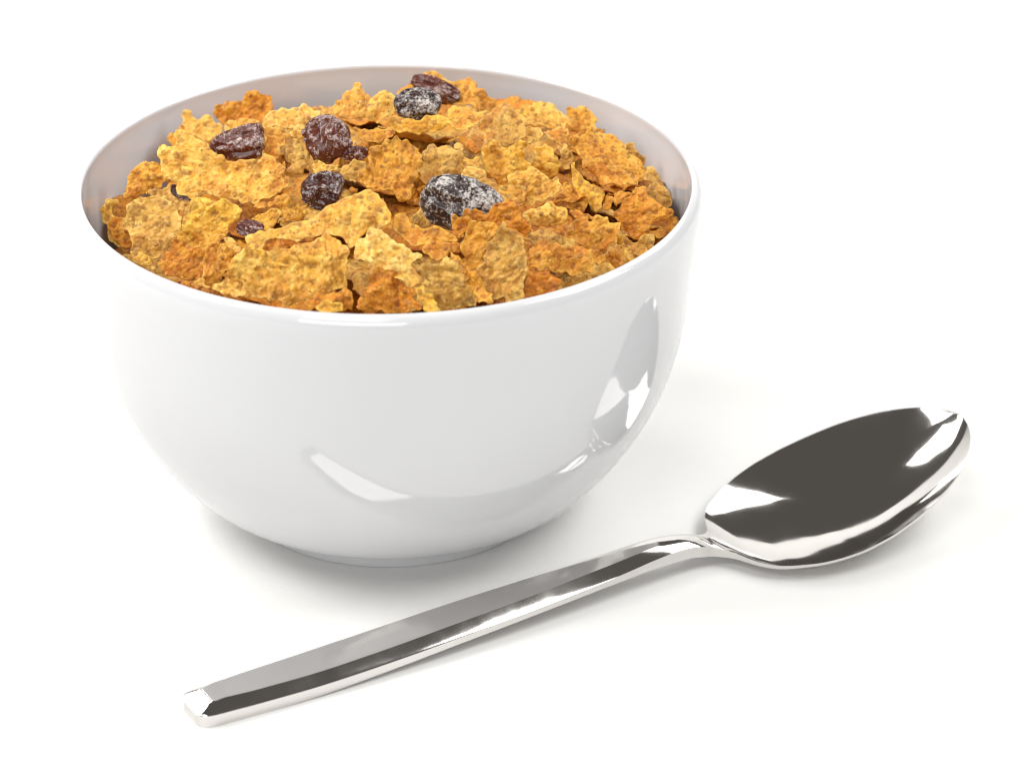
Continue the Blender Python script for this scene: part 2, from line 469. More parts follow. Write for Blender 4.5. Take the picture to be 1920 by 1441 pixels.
def flake_sheet(poly, h, seed, ragged=0.035):
    """triangulated patch inside a ragged outline: 2-D points, triangles, outline order"""
    rng = np.random.RandomState(seed)
    poly = np.asarray(poly, float)
    seg = np.roll(poly, -1, 0) - poly
    L = np.hypot(seg[:, 0], seg[:, 1])
    pts, nrm = [], []
    for p, s_, l in zip(poly, seg, L):
        n = max(1, int(round(l / h)))
        for k in range(n):
            pts.append(p + s_ * k / n); nrm.append((s_[1] / max(l, 1e-6), -s_[0] / max(l, 1e-6)))
    B = np.array(pts); Nb = np.array(nrm)
    for _ in range(2):                       # round the corners a little
        B = 0.5 * B + 0.25 * (np.roll(B, 1, 0) + np.roll(B, -1, 0))
    for _ in range(3): Nb = (Nb + np.roll(Nb, 1, 0) + np.roll(Nb, -1, 0)) / 3
    j = ragged * (vnoise(B[:, 0] * 4.2, B[:, 1] * 4.2, seed) * 1.2 + vnoise(B[:, 0] * 9, B[:, 1] * 9, seed + 3) * 0.9)
    d1, d2, rv = cells(B[:, 0] * 4.4, B[:, 1] * 4.4, seed + 1)
    j += ragged * 1.1 * (0.5 - d1)
    B = B + Nb * j[:, None]
    lo, hi = B.min(0), B.max(0)
    gx = np.arange(lo[0], hi[0], h); gy = np.arange(lo[1], hi[1], h * 0.866)
    G = np.array([(x + (h / 2 if k % 2 else 0), y) for k, y in enumerate(gy) for x in gx])
    if len(G):
        G = G + rng.uniform(-.2, .2, G.shape) * h
        # inside test and clearance
        x1, y1 = B[:, 0], B[:, 1]; x2, y2 = np.roll(x1, -1), np.roll(y1, -1)
        c = ((y1[None] > G[:, 1:2]) != (y2[None] > G[:, 1:2]))
        with np.errstate(divide='ignore', invalid='ignore'):
            xi = (x2 - x1)[None] * (G[:, 1:2] - y1[None]) / (y2 - y1)[None] + x1[None]
        inside = (np.sum(c & (G[:, 0:1] < xi), 1) % 2) == 1
        G = G[inside]
        if len(G):
            D = np.sqrt(((G[:, None, :] - B[None]) ** 2).sum(-1)).min(1)
            G = G[D > 0.45 * h]
    nb = len(B)
    allp = [Vector(p) for p in B] + [Vector(p) for p in G]
    ed = [(i, (i + 1) % nb) for i in range(nb)]
    vs, _e, fs, ov, _oe, _of = geometry.delaunay_2d_cdt(allp, ed, [], 1, 1e-5)
    P = np.array([tuple(v) for v in vs]); F = np.array([f for f in fs if len(f) == 3], int)
    cnt = {}
    for f in F:
        for a, b_ in ((f[0], f[1]), (f[1], f[2]), (f[2], f[0])):
            cnt[(a, b_)] = 1
    rim = [(a, b_) for (a, b_) in cnt if (b_, a) not in cnt]
    rb = sorted({a for e in rim for a in e})
    D = np.sqrt(((P[:, None, :] - P[rb][None]) ** 2).sum(-1)).min(1)
    return P, F, rim, D

def flake_shape(poly, seed, curl=0.06, axis=0.0, wave=0.08, h=0.05, thick=0.055, rough=1.0, cup=0.0):
    P, F, rim, D = flake_sheet(poly, h, seed, 0.055 * min(1.0, rough))
    x, y = P[:, 0], P[:, 1]
    cx, cy = x.mean(), y.mean()
    q = (x - cx) * math.cos(axis) + (y - cy) * math.sin(axis)
    q2 = -(x - cx) * math.sin(axis) + (y - cy) * math.cos(axis)
    mid = curl * q * q + cup * (q * q + q2 * q2)
    mid = mid + wave * (vnoise(x * 0.85, y * 0.85, seed) + 0.55 * vnoise(x * 1.9, y * 1.9, seed + 5))
    mid = mid + 0.055 * rough * vnoise(x * 3.6, y * 3.6, seed + 9)
    edge = np.clip(D / 0.16, 0, 1)
    mid = mid + 0.10 * rough * (1 - np.clip(D / 0.3, 0, 1)) * (vnoise(x * 3.2, y * 3.2, seed + 21))
    wx = x + 0.07 * vnoise(x * 4, y * 4, seed + 30); wy = y + 0.07 * vnoise(x * 4, y * 4, seed + 31)
    ph, ph2 = seed * 1.618, seed * 2.71
    ax, ay = math.cos(ph) * wx + math.sin(ph) * wy, -math.sin(ph) * wx + math.cos(ph) * wy
    bx, by = math.cos(ph2) * wx + math.sin(ph2) * wy, -math.sin(ph2) * wx + math.cos(ph2) * wy
    k1 = 1 + 0.25 * math.sin(seed * 0.7)
    d1, d2, rv = cells(ax * 3.9 * k1, ay * 5.9 * k1, seed)
    e1, e2, rw = cells(bx * 7.5, by * 13.0, seed + 2)
    big = np.clip(0.75 + 0.9 * vnoise(x * 1.2, y * 1.2, seed + 70), 0.25, 1.25)
    gr = big * (0.15 + 0.85 * rv ** 1.4) * np.sqrt(np.clip(1 - (d1 / 0.62) ** 2, 0, 1))
    g2 = (0.3 + 0.7 * rw) * np.sqrt(np.clip(1 - (e1 / 0.60) ** 2, 0, 1))
    und = vnoise(x * 7, y * 7, seed + 12)
    up_ = 0.078 * rough * gr + 0.058 * rough * g2 + 0.02 * und
    f1, f2, rz = cells(wx * 4.4 + 50, wy * 4.4, seed + 4)
    dn_ = 0.07 * rough * (0.35 + 0.65 * rz) * np.clip(1 - (f1 / 0.66) ** 2, 0, 1) + 0.055 * rough * g2
    up_ -= up_.mean(); dn_ -= dn_.mean()
    th = thick * (0.30 + 0.70 * edge)
    zt = mid + th / 2 + up_ * (0.45 + 0.55 * edge)
    zb = mid - th / 2 - dn_ * (0.45 + 0.55 * edge)
    zb = np.minimum(zb, zt - 0.02)
    tint = np.clip(0.5 * rv + 0.5 * rw + 0.10 * vnoise(x * 1.3, y * 1.3, seed + 40), 0, 1)
    toast = np.clip(1.15 * (1 - D / 0.30) * (0.15 + 0.6 * vnoise(x * 1.1, y * 1.1, seed + 41)), 0, 0.7)
    toast = np.clip(toast + np.clip(vnoise(x * 0.8, y * 0.8, seed + 43) - 0.30, 0, 1) * 0.9, 0, 0.8)
    V = np.concatenate([np.stack([x, y, zt], 1), np.stack([x, y, zb], 1)])
    n = len(P)
    T = [F, F[:, ::-1] + n]
    side = np.array([[b_, a, n + a] for a, b_ in rim] + [[b_, n + a, n + b_] for a, b_ in rim])
    T.append(side)
    rimv = np.clip(1 - D / 0.07, 0, 1) * np.clip(0.6 + 0.9 * vnoise(x * 1.5, y * 1.5, seed + 60), 0, 0.8)
    return V, np.concatenate(T), np.concatenate([tint, tint]), np.concatenate([toast, toast]), np.concatenate([rimv, rimv])

def add_attr(me, name, vals):
    a = me.attributes.new(name, 'FLOAT', 'POINT')
    a.data.foreach_set('value', np.asarray(vals, np.float32))

CROPS = {1: (180, 140, 6.003), 2: (180, 350, 6.003), 3: (450, 140, 6.003), 4: (420, 350, 6.003), 5: (700, 130, 6.003),
         6: (680, 350, 6.003), 7: (970, 170, 6.003), 8: (940, 340, 5.764)}
def px(crop, pts):
    x0, y0, s = CROPS[crop]
    return np.array([(x0 + X / s, y0 + Y / s) for X, Y in pts])

_seed = [100]
def flake(label, crop, pts, tone='gold', face=0.55, lean=0.0, lift=0.0, curl=None, axis=None, cup=0.0, wave=0.13, grow=1.0, rough=1.0, group='bran flakes heaped in the bowl'):
    """one flake: its seen outline laid on a tilted plane resting on the heap; face 0 = lying flat, 1 = turned to the viewer"""
    _seed[0] += 7
    sd = _seed[0]
    rng = random.Random(sd)
    uv = px(crop, pts)
    c = uv.mean(0)
    uv = c + (uv - c) * grow * 0.95
    rough = rough * rng.choice((0.55, 0.75, 0.9, 1.0, 1.1))
    P0 = hit(*c)
    n0 = dome_n(P0[0], P0[1])
    back = -ray(*c)
    n = (1 - face) * n0 + face * back
    n = n + np.array([lean, 0, 0])
    n /= np.linalg.norm(n)
    P0 = P0 + n0 * lift * 1.95 + back * 0.08
    e1 = np.cross(np.array([0, 1.0, 0]), n); e1 /= np.linalg.norm(e1)
    e2 = np.cross(n, e1)
    poly = []
    for u, v in uv:
        d = ray(u, v)
        t = ((P0 - CAM) @ n) / (d @ n)
        q = CAM + t * d - P0
        poly.append((q @ e1, q @ e2))
    poly = np.array(poly)
    ar = 0.5 * np.sum(poly[:, 0] * np.roll(poly[:, 1], -1) - np.roll(poly[:, 0], -1) * poly[:, 1])
    if ar < 0: poly = poly[::-1]
    size = math.sqrt(abs(ar))
    if curl is None: curl = rng.uniform(0.08, 0.25) * rng.choice((-1, -1, 1))
    if axis is None: axis = rng.uniform(0, math.pi)
    h = 0.031 if size > 0.9 else 0.028
    V, T, tint, toast, rimv = flake_shape(poly, sd, curl, axis, wave * min(1.0, size / 1.6), h, rough=rough, cup=cup)
    Wd = P0 + V[:, :1] * e1 + V[:, 1:2] * e2 + V[:, 2:] * n
    Wd = clamp_inside(Wd)
    org = Wd.mean(0)
    me = fast_tris('wheat_flake', (Wd - org) * K, T)
    add_attr(me, 'grain', tint); add_attr(me, 'toast', toast); add_attr(me, 'rim', rimv)
    o = link('wheat_flake', me, FM[tone])
    o.location = Vector(org) * K
    tag(o, label, 'cereal flake', group)
    return o

# back rank first, front rank last; outlines as seen in the enlarged views listed in CROPS
flake('toasted orange flake with a pointed tip standing up at the back left', 1, [(1780,150),(1860,200),(1920,230),(1990,240),(2005,380),(1960,470),(1880,560),(1680,560),(1560,540),(1440,560),(1310,490),(1285,440),(1350,340),(1500,330),(1600,325),(1680,300),(1720,200)], 'orange', .85, cup=.16, lift=.15)
flake('small golden flake with a rolled upright edge at the back left wall', 1, [(940,540),(950,440),(990,390),(1060,390),(1120,440),(1150,470),(1230,450),(1290,480),(1330,560),(1450,600),(1440,680),(1320,720),(1290,770),(1180,740),(1080,700),(1000,600)], 'gold', .6, lift=.1, cup=.15)
flake('small golden flake just behind the teardrop raisin', 1, [(1450,520),(1600,490),(1700,480),(1801,500),(1900,560),(1860,660),(1700,660),(1560,640),(1450,660)], 'gold', .6)
flake('pale ruffled flake at the back between the orange flake and the round raisin', 3, [(220,540),(260,470),(340,420),(460,380),(540,400),(660,390),(760,330),(830,380),(920,420),(910,490),(820,590),(700,620),(540,600),(400,590),(240,580)], 'pale', .45, lift=.2, wave=.14)
flake('pointed golden flake with a finger-like tip at the back of the heap', 3, [(1110,270),(1170,190),(1250,130),(1300,70),(1360,70),(1350,140),(1400,190),(1460,250),(1480,330),(1540,420),(1480,510),(1330,500),(1200,530),(1080,500),(960,460),(1010,370)], 'gold', .6, lift=.15)
flake('golden flake left of the grey frosted raisin', 3, [(1440,270),(1550,200),(1680,210),(1770,240),(1800,350),(1780,450),(1680,500),(1560,530),(1470,490),(1470,380)], 'gold', .5, lift=.1)
flake('sliver of flake peeking out behind the two raisins at the top', 5, [(250,280),(330,230),(400,170),(470,180),(440,300),(330,340)], 'gold', .7)
flake('yellow flake curved behind the long reddish raisin', 5, [(500,80),(640,40),(760,60),(870,90),(900,190),(800,260),(600,200)], 'yellow', .6, lift=.1, cup=.1)
flake('golden flake with an orange hollow side right of the long reddish raisin', 5, [(850,170),(900,95),(960,90),(1060,130),(1160,190),(1200,240),(1290,280),(1340,340),(1410,390),(1300,470),(1140,450),(1060,430),(920,420),(960,290),(920,210)], 'amber', .6, curl=.15, axis=1.0)
flake('tan flake on the ridge right of the grey frosted raisin', 5, [(780,520),(850,440),(880,380),(920,385),(940,440),(1080,430),(1140,460),(1280,470),(1340,560),(1220,620),(1120,690),(1040,730),(920,710),(830,660)], 'gold', .4, lift=.15)
flake('broad brownish flake behind the yellow crinkled one', 5, [(1080,700),(1200,600),(1330,500),(1400,410),(1500,410),(1640,520),(1740,640),(1740,790),(1600,830),(1490,860),(1330,830),(1240,890),(1200,930),(1090,900),(1030,830)], 'bran', .45, lift=.1, wave=.12)
flake('golden flake lying flat at the back right of the heap', 7, [(-60,230),(0,190),(140,150),(170,120),(280,150),(400,180),(520,200),(590,260),(580,370),(510,430),(400,390),(340,330),(220,380),(180,400),(60,400),(-80,360)], 'gold', .4, lift=.1)
flake('amber flake with an upturned corner at the far back right', 7, [(560,200),(700,190),(760,210),(850,280),(910,340),(880,390),(870,430),(950,480),(830,510),(700,470),(600,460),(540,390),(580,300)], 'amber', .5, lift=.05)
flake('small lumpy flake between the yellow flake and the back right one', 7, [(-120,480),(20,430),(150,420),(260,420),(310,480),(250,570),(130,590),(0,600),(-80,570)], 'gold', .45)
flake('knobbly golden flake above the small round one', 7, [(290,440),(440,410),(580,420),(610,490),(570,580),(480,620),(380,600),(310,550)], 'gold', .5)
flake('dull flake at the right wall behind the broad amber flake', 7, [(1180,600),(1310,590),(1350,680),(1440,760),(1420,840),(1300,800),(1180,720)], 'bran', .6, lift=-.1)
flake('small shaded flake against the right inner wall', 7, [(1400,850),(1520,840),(1570,940),(1620,1010),(1540,1060),(1430,1010)], 'bran', .6, lift=-.1)
flake('large broad amber flake sloping down on the right side of the heap', 7, [(560,580),(620,520),(660,560),(770,500),(850,460),(960,460),(1060,440),(1130,500),(1180,560),(1220,560),(1210,640),(1250,720),(1360,740),(1430,780),(1450,840),(1470,960),(1400,1030),(1300,1090),(1220,1140),(1080,1100),(980,1090),(900,1010),(810,930),(720,930),(650,800),(620,690)], 'amber', .45, lift=.3, curl=-.05, axis=.9)
flake('greenish tan flake at the right wall below the broad amber flake', 8, [(1560,60),(1600,5),(1690,5),(1730,50),(1790,120),(1870,200),(1860,270),(1760,310),(1680,260),(1580,170)], 'bran', .75)
flake('thin golden strip in the dark gap left of the broad amber flake', 7, [(440,640),(560,600),(620,690),(640,800),(590,900),(520,860),(480,760)], 'bran', .6, lift=-.15)
flake('crinkled yellow flake standing upright in the centre right', 5, [(1200,980),(1230,880),(1300,860),(1340,810),(1440,840),(1580,830),(1640,800),(1750,790),(1760,850),(1700,890),(1740,950),(1770,1020),(1770,1140),(1740,1250),(1680,1330),(1550,1360),(1420,1330),(1350,1270),(1270,1200),(1190,1120),(1220,1060)], 'yellow', .8, lift=.15)
flake('small rounded yellow flake beside the upright crinkled one', 7, [(190,630),(230,590),(320,570),(360,620),(410,690),(460,750),(500,850),(480,940),(390,980),(290,950),(180,910),(160,780),(210,710)], 'yellow', .8, lift=.22, cup=-.1)
flake('lumpy tan flake below the small rounded yellow one', 7, [(-20,900),(150,860),(300,920),(400,970),(490,970),(530,1060),(480,1140),(360,1190),(310,1270),(150,1310),(0,1290),(-120,1220),(-150,1080)], 'gold', .7, lift=.1)
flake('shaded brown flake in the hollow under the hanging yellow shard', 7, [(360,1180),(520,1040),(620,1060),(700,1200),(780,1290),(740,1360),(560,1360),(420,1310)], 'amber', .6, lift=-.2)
flake('yellow shard with a pointed lower end hanging below the broad amber flake', 7, [(590,810),(640,780),(650,850),(720,950),(820,1040),(900,1100),(990,1160),(970,1240),(970,1340),(920,1390),(860,1370),(780,1290),(700,1200),(640,1110),(620,1010),(590,950)], 'yellow', .9, lift=.12, lean=-.3, curl=.12, axis=.6)
flake('small orange chip right of the hanging yellow shard', 7, [(970,1260),(1000,1170),(1080,1190),(1070,1320),(1000,1360),(950,1340)], 'orange', .8)
flake('shaded amber flake under the lower edge of the broad amber flake', 7, [(1060,1110),(1220,1150),(1340,1080),(1380,1130),(1260,1250),(1120,1330),(1060,1300),(1080,1200)], 'amber', .7, lift=-.1)
flake('bright orange flake leaning on the right inner wall', 8, [(1190,360),(1260,270),(1330,180),(1440,80),(1540,20),(1590,60),(1590,120),(1680,220),(1760,280),(1810,360),(1740,400),(1640,420),(1610,480),(1650,560),(1640,620),(1560,640),(1440,660),(1370,600),(1330,530),(1270,490),(1220,430)], 'orange', .8, lift=.15, wave=.12)
flake('dim chip wedged at the right wall beside the bright orange flake', 8, [(1780,290),(1850,280),(1870,330),(1800,380),(1720,430),(1640,440),(1720,380)], 'orange', .8, lift=-.15)
flake('brown shaded flake below the bright orange one', 8, [(1270,520),(1370,580),(1440,640),(1560,600),(1640,620),(1650,700),(1620,780),(1500,880),(1400,800),(1330,680),(1250,640)], 'bran', .9, lift=-.05)
flake('narrow golden sliver standing near the front right rim', 8, [(1230,650),(1290,560),(1370,550),(1375,590),(1300,610),(1320,680),(1380,760),(1460,870),(1390,950),(1340,910),(1290,790)], 'gold', .9, lift=.15, lean=-.3)
flake('big amber flake with bubbled skin at the centre of the heap', 5, [(-60,830),(140,760),(280,750),(400,770),(540,850),(560,920),(510,1000),(590,1050),(510,1100),(490,1200),(440,1300),(440,1420),(300,1520),(240,1450),(140,1390),(0,1350),(-150,1330),(-200,1210),(-90,1060),(-80,940)], 'amber', .75, lift=.2, curl=-.06, axis=0)
flake('mottled brown flake between the big amber flake and the frosted black raisin', 5, [(540,920),(640,840),(760,860),(880,850),(930,900),(1010,960),(990,1050),(1020,1120),(1000,1220),(860,1260),(740,1290),(660,1330),(560,1280),(500,1250),(510,1110),(590,1040),(520,1000)], 'bran', .75, lift=.05)
flake('small orange crumb left of the crinkled yellow flake', 5, [(1030,800),(1100,790),(1170,880),(1220,930),(1170,980),(1090,940),(1030,870)], 'orange', .6, lift=.18)
flake('tiny pale chip above the mottled brown flake', 5, [(890,850),(960,830),(1040,880),(1010,950),(940,930)], 'pale', .6, lift=.12)
flake('small tan chip between the mottled brown and crinkled yellow flakes', 5, [(950,970),(1030,990),(1110,1030),(1200,990),(1190,1110),(1060,1120),(1000,1120)], 'gold', .6, lift=.05)
flake('small pale chip right above the frosted black raisin', 5, [(980,1180),(1060,1090),(1180,1110),(1260,1170),(1260,1230),(1080,1260),(980,1230)], 'pale', .6, lift=.16)
flake('crumbly flake right of the frosted black raisin', 5, [(1400,1300),(1560,1290),(1660,1340),(1760,1400),(1700,1500),(1560,1560),(1440,1460)], 'gold', .6)
flake('yellow cupped flake holding the grey frosted raisin', 5, [(150,580),(170,520),(240,530),(310,570),(390,540),(480,590),(560,550),(620,500),(760,510),(850,570),(850,640),(780,700),(640,730),(440,730),(300,740),(220,690)], 'yellow', .75, lift=.5, cup=.14)
flake('shaded amber flake under the ledge right of the shiny round raisin', 3, [(1240,610),(1340,600),(1440,610),(1560,580),(1680,600),(1800,620),(1680,690),(1570,750),(1450,780),(1360,720)], 'amber', .55)
flake('golden flake under the pale ruffled one at the back', 3, [(240,590),(460,600),(600,620),(710,650),(720,710),(530,710),(500,790),(450,830),(420,930),(300,920),(270,760)], 'gold', .65, lift=.02)
flake('upright tan flake left of the shiny round raisin', 3, [(580,690),(690,690),(720,850),(830,960),(750,1060),(710,1130),(600,1150),(530,1090),(560,980),(520,920),(620,880)], 'bran', .8, lift=.05)
flake('small curved flake between the two round raisins', 3, [(790,1040),(850,960),(1000,1000),(1140,1010),(1080,1060),(1000,1100),(860,1080)], 'gold', .6, lift=.05)
flake('rough tan flake right of the wrinkled dark raisin', 3, [(990,1090),(1130,1010),(1270,960),(1420,1020),(1430,1090),(1350,1140),(1310,1230),(1180,1210),(1110,1120)], 'bran', .6, lift=.08)
flake('little brown crumb in the dark gap right of the wrinkled raisin', 3, [(1210,1280),(1280,1250),(1340,1290),(1320,1350),(1240,1350)], 'orange', .7)
flake('large pale flake at the left carrying the teardrop raisin', 1, [(890,610),(1000,620),(1070,700),(1280,760),(1400,880),(1550,960),(1700,950),(1950,900),(2060,930),(2180,980),(2150,1080),(2200,1260),(2100,1320),(1950,1400),(1850,1460),(1700,1440),(1560,1420),(1490,1390),(1400,1380),(1200,1340),(1130,1380),(1040,1400),(940,1370),(860,1290),(850,1200),(760,1190),(730,1060),(700,960),(690,880),(700,790),(870,770),(900,690)], 'gold', .5, lift=.32, curl=-.05, axis=1.57)
flake('brown flake in shade against the left inner wall', 1, [(330,1130),(400,1060),(480,1010),(560,950),(640,960),(720,980),(760,1060),(790,1200),(700,1270),(560,1330),(440,1400),(330,1430)], 'amber', .8, lift=-.05)
flake('pale rimmed flake tucked above the large tan flake on the left', 2, [(520,80),(660,10),(790,-20),(870,20),(920,100),(1010,130),(1070,190),(1060,300),(980,330),(860,260),(760,120),(600,110)], 'bran', .55, lift=-.02)
flake('large tan flake leaning at the left front of the heap', 2, [(310,270),(350,200),(390,130),(480,90),(640,70),(780,65),(800,110),(880,140),(900,240),(950,280),(1000,330),(970,430),(930,540),(860,660),(780,760),(720,810),(620,850),(500,860),(400,770),(370,720),(420,660),(360,570),(320,470),(290,380),(320,330)], 'bran', .75, lift=.12)
flake('narrow crumpled flake at the far left by the rim', 2, [(20,240),(80,180),(130,120),(180,140),(250,140),(260,180),(200,200),(195,280),(230,310),(270,380),(290,470),(330,560),(370,640),(360,760),(250,710),(120,580),(130,460),(90,400),(60,330)], 'gold', .85, lift=.1, cup=.15)
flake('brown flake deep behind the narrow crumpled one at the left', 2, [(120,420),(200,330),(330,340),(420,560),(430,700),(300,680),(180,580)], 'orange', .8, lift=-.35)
flake('small chip at the rim below the large tan flake', 2, [(370,720),(460,700),(560,800),(640,860),(700,960),(560,900),(450,830)], 'gold', .8, lift=-.1)
flake('orange toasted flake near the left front rim', 2, [(640,870),(700,790),(830,690),(850,580),(1000,590),(1110,680),(1230,730),(1270,900),(1230,1020),(1160,1090),(960,1050),(760,970)], 'orange', .85, lift=.05)
flake('yellow curved flake right of the large tan one', 2, [(1050,200),(1130,100),(1190,90),(1300,100),(1450,120),(1560,170),(1650,230),(1660,300),(1600,380),(1520,430),(1490,510),(1400,560),(1260,660),(1100,700),(1000,640),(870,580),(920,480),(960,390),(1020,320)], 'yellow', .8, lift=.2, curl=-.16, axis=.4)
flake('rough edged flake folded down below the yellow curved one', 2, [(1190,830),(1220,740),(1250,650),(1390,520),(1490,520),(1430,600),(1380,760),(1350,900),(1440,960),(1410,1050),(1310,1120),(1150,1080),(1180,1000),(1200,900)], 'amber', .85, lift=.12, lean=.3)
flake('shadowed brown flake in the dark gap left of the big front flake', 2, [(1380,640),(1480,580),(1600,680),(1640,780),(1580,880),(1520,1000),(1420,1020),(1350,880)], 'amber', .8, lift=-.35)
flake('thin twisted strip crossing the dark gap left of the big front flake', 2, [(1420,570),(1500,560),(1570,620),(1650,700),(1650,770),(1560,730),(1500,660)], 'pale', .7, lift=.12)
flake('golden shaded flake under the large pale flake and left of the wrinkled raisin', 4, [(330,200),(520,130),(700,50),(770,80),(890,180),(950,310),(870,370),(690,380),(640,250),(540,240),(300,240)], 'amber', .6, lift=-.05)
flake('curled golden flake behind the half hidden dark raisin', 4, [(220,420),(300,370),(420,310),(540,245),(640,245),(675,290),(645,360),(570,440),(470,480),(340,430)], 'yellow', .65, lift=.05, cup=.2)
flake('long ridged golden flake running across the front centre', 4, [(190,560),(240,530),(420,490),(600,430),(800,375),(1000,350),(1100,270),(1250,190),(1350,130),(1450,110),(1560,60),(1680,35),(1780,60),(1840,160),(1930,280),(1930,400),(1820,480),(1650,480),(1560,560),(1440,720),(1350,600),(1180,540),(1050,560),(900,570),(830,620),(720,600),(560,580),(440,600),(400,690),(380,750),(220,700)], 'gold', .5, lift=.38, curl=-.04, axis=1.2)
flake('dark orange flake in the slit below the long ridged flake', 4, [(360,740),(420,570),(560,540),(740,560),(900,540),(1060,500),(1100,620),(900,700),(700,720),(500,760)], 'orange', .6, lift=.12)
flake('big golden flake at the front with its lower edge on the rim', 4, [(40,870),(150,760),(220,700),(380,740),(500,720),(700,660),(780,650),(940,640),(1010,560),(1100,510),(1200,490),(1330,560),(1420,700),(1450,830),(1420,960),(1390,1120),(1280,1190),(1100,1180),(1050,1210),(900,1300),(700,1340),(520,1310),(270,1250),(180,1140),(80,1030),(40,960)], 'gold', .78, lift=.32, curl=-.05, axis=1.2, wave=.13)
flake('small pale ruffled flake on the rim at the left front', 2, [(1300,1110),(1420,1030),(1480,1050),(1600,1060),(1750,1090),(1740,1180),(1700,1250),(1540,1230),(1300,1160)], 'pale', .7, lift=.35)
flake('tiny flake at the rim left of the pale ruffled one', 2, [(1080,1090),(1160,1010),(1230,1040),(1230,1100),(1310,1130),(1260,1160)], 'gold', .7, lift=.3)
flake('brown shaded flake low at the front under the big golden one', 4, [(900,1300),(1050,1190),(1280,1180),(1400,1120),(1480,1250),(1460,1400),(1200,1400),(960,1370)], 'orange', .85, lift=.1)
flake('little yellow flake lying on the rim at the very front', 4, [(1040,1370),(1080,1290),(1170,1275),(1330,1310),(1350,1400),(1200,1400)], 'yellow', .8, lift=.4)
flake('torn orange flake at the front below the pale spread one', 6, [(-120,1390),(-80,1250),(60,1160),(80,1000),(110,900),(250,910),(380,960),(400,1060),(480,1120),(600,1190),(640,1290),(740,1400),(300,1410),(60,1400)], 'orange', .85, lift=.3, cup=.1)
flake('pale flake spreading over the front centre with a ragged right edge', 6, [(-130,680),(-80,590),(40,540),(80,440),(200,470),(300,550),(430,620),(460,680),(590,690),(690,730),(700,790),(570,830),(570,890),(660,980),(780,1060),(760,1100),(560,1130),(540,1170),(450,1100),(370,1040),(350,970),(250,940),(100,910),(0,840),(-110,820)], 'pale', .55, lift=.5, wave=.13)
flake('bright narrow strip descending to the rim at the front', 6, [(550,1120),(690,1120),(690,1200),(800,1270),(890,1400),(740,1400),(620,1270)], 'yellow', .85, lift=.55, cup=.1)
flake('orange flake bent in a V left of the frosted black raisin', 6, [(370,300),(450,280),(530,390),(600,440),(660,470),(820,470),(970,510),(1090,590),(1090,650),(900,640),(720,680),(580,690),(450,590),(370,500),(310,480),(350,380)], 'amber', .5, lift=.18)
flake('dim yellow chip in the hollow left of the frosted black raisin', 6, [(530,340),(640,220),(720,210),(760,350),(790,450),(660,470),(560,440)], 'bran', .7, lift=-.1)
flake('thin amber flake seen edge on, right of the pale spread flake', 6, [(660,680),(760,630),(920,610),(1090,640),(1100,740),(980,740),(950,820),(800,820),(690,760)], 'amber', .5, lift=.12)
flake('mottled brown flake low at the front right of the bright strip', 6, [(560,870),(640,830),(760,840),(900,830),(1010,820),(1110,930),(1150,1010),(1210,1110),(1240,1230),(1300,1300),(1310,1370),(880,1400),(800,1290),(690,1200),(680,1130),(780,1070),(650,980)], 'bran', .85, lift=.28)
flake('upright amber leaf flake seen almost edge on at the front', 6, [(950,700),(1030,740),(1090,790),(1170,880),(1310,1000),(1390,1200),(1440,1330),(1310,1310),(1230,1180),(1180,1050),(1130,940),(1060,890),(1000,890)], 'amber', .7, lift=.42, lean=-.5)
flake('orange flake with a wavy upper edge under the frosted black raisin', 6, [(970,400),(990,300),(1080,310),(1200,250),(1300,235),(1400,290),(1510,180),(1560,190),(1680,150),(1720,210),(1790,260),(1810,380),(1910,440),(1860,560),(1760,500),(1600,480),(1480,480),(1380,420),(1250,420),(1190,490),(1100,580),(1080,620),(1000,600)], 'orange', .8, lift=.42, cup=.1)
flake('curled amber flake forming a dark pocket at the front right', 6, [(1090,600),(1150,500),(1220,430),(1250,380),(1330,380),(1400,370),(1490,430),(1500,520),(1420,640),(1380,740),(1330,860),(1200,850),(1130,790),(1090,700)], 'amber', .85, lift=.45, cup=.25)
flake('large oblong tan flake standing at the front right of centre', 6, [(1480,500),(1600,375),(1610,440),(1700,460),(1770,560),(1810,680),(1850,860),(1860,1100),(1840,1300),(1640,1320),(1480,1280),(1400,1180),(1330,1050),(1290,950),(1320,830),(1380,700),(1420,590)], 'bran', .9, lift=.62, lean=-.12, curl=-.06, axis=0)
flake('orange gold flake with a bright patch above the lumpy front right flakes', 8, [(300,290),(420,230),(540,225),(620,280),(720,340),(735,400),(640,460),(520,490),(420,500),(340,520),(240,450),(240,370)], 'gold', .6, lift=.25)
flake('wide amber flake with a deep pit near the right front', 8, [(660,480),(740,420),(860,390),(940,430),(1060,390),(1150,370),(1210,440),(1260,530),(1230,610),(1240,710),(1160,780),(1040,780),(930,720),(850,660),(740,600),(690,550)], 'amber', .6, lift=.2, wave=.16)
flake('small red orange chips above the wide pitted flake', 8, [(720,330),(800,310),(880,340),(1010,370),(1020,410),(900,430),(780,400)], 'orange', .6, lift=.1)
flake('knobbly tan flake left of the wide pitted flake', 8, [(290,550),(400,490),(540,480),(580,550),(640,590),(810,640),(790,700),(640,710),(520,690),(370,690),(300,630)], 'bran', .6, lift=.22)
flake('ragged golden flake jutting over a dark gap at the right front', 8, [(270,830),(290,760),(360,680),(500,660),(640,690),(780,670),(900,740),(1040,760),(1150,790),(1140,850),(1070,890),(1000,910),(1000,970),(880,1020),(760,1010),(680,960),(540,980),(400,940),(280,900)], 'amber', .55, lift=.42)
flake('toasted flake at the rim right of the large oblong tan one', 8, [(270,1060),(380,1000),(500,1010),(600,1030),(670,1090),(650,1150),(610,1200),(400,1290),(260,1300),(160,1320),(180,1180)], 'orange', .8, lift=.45)
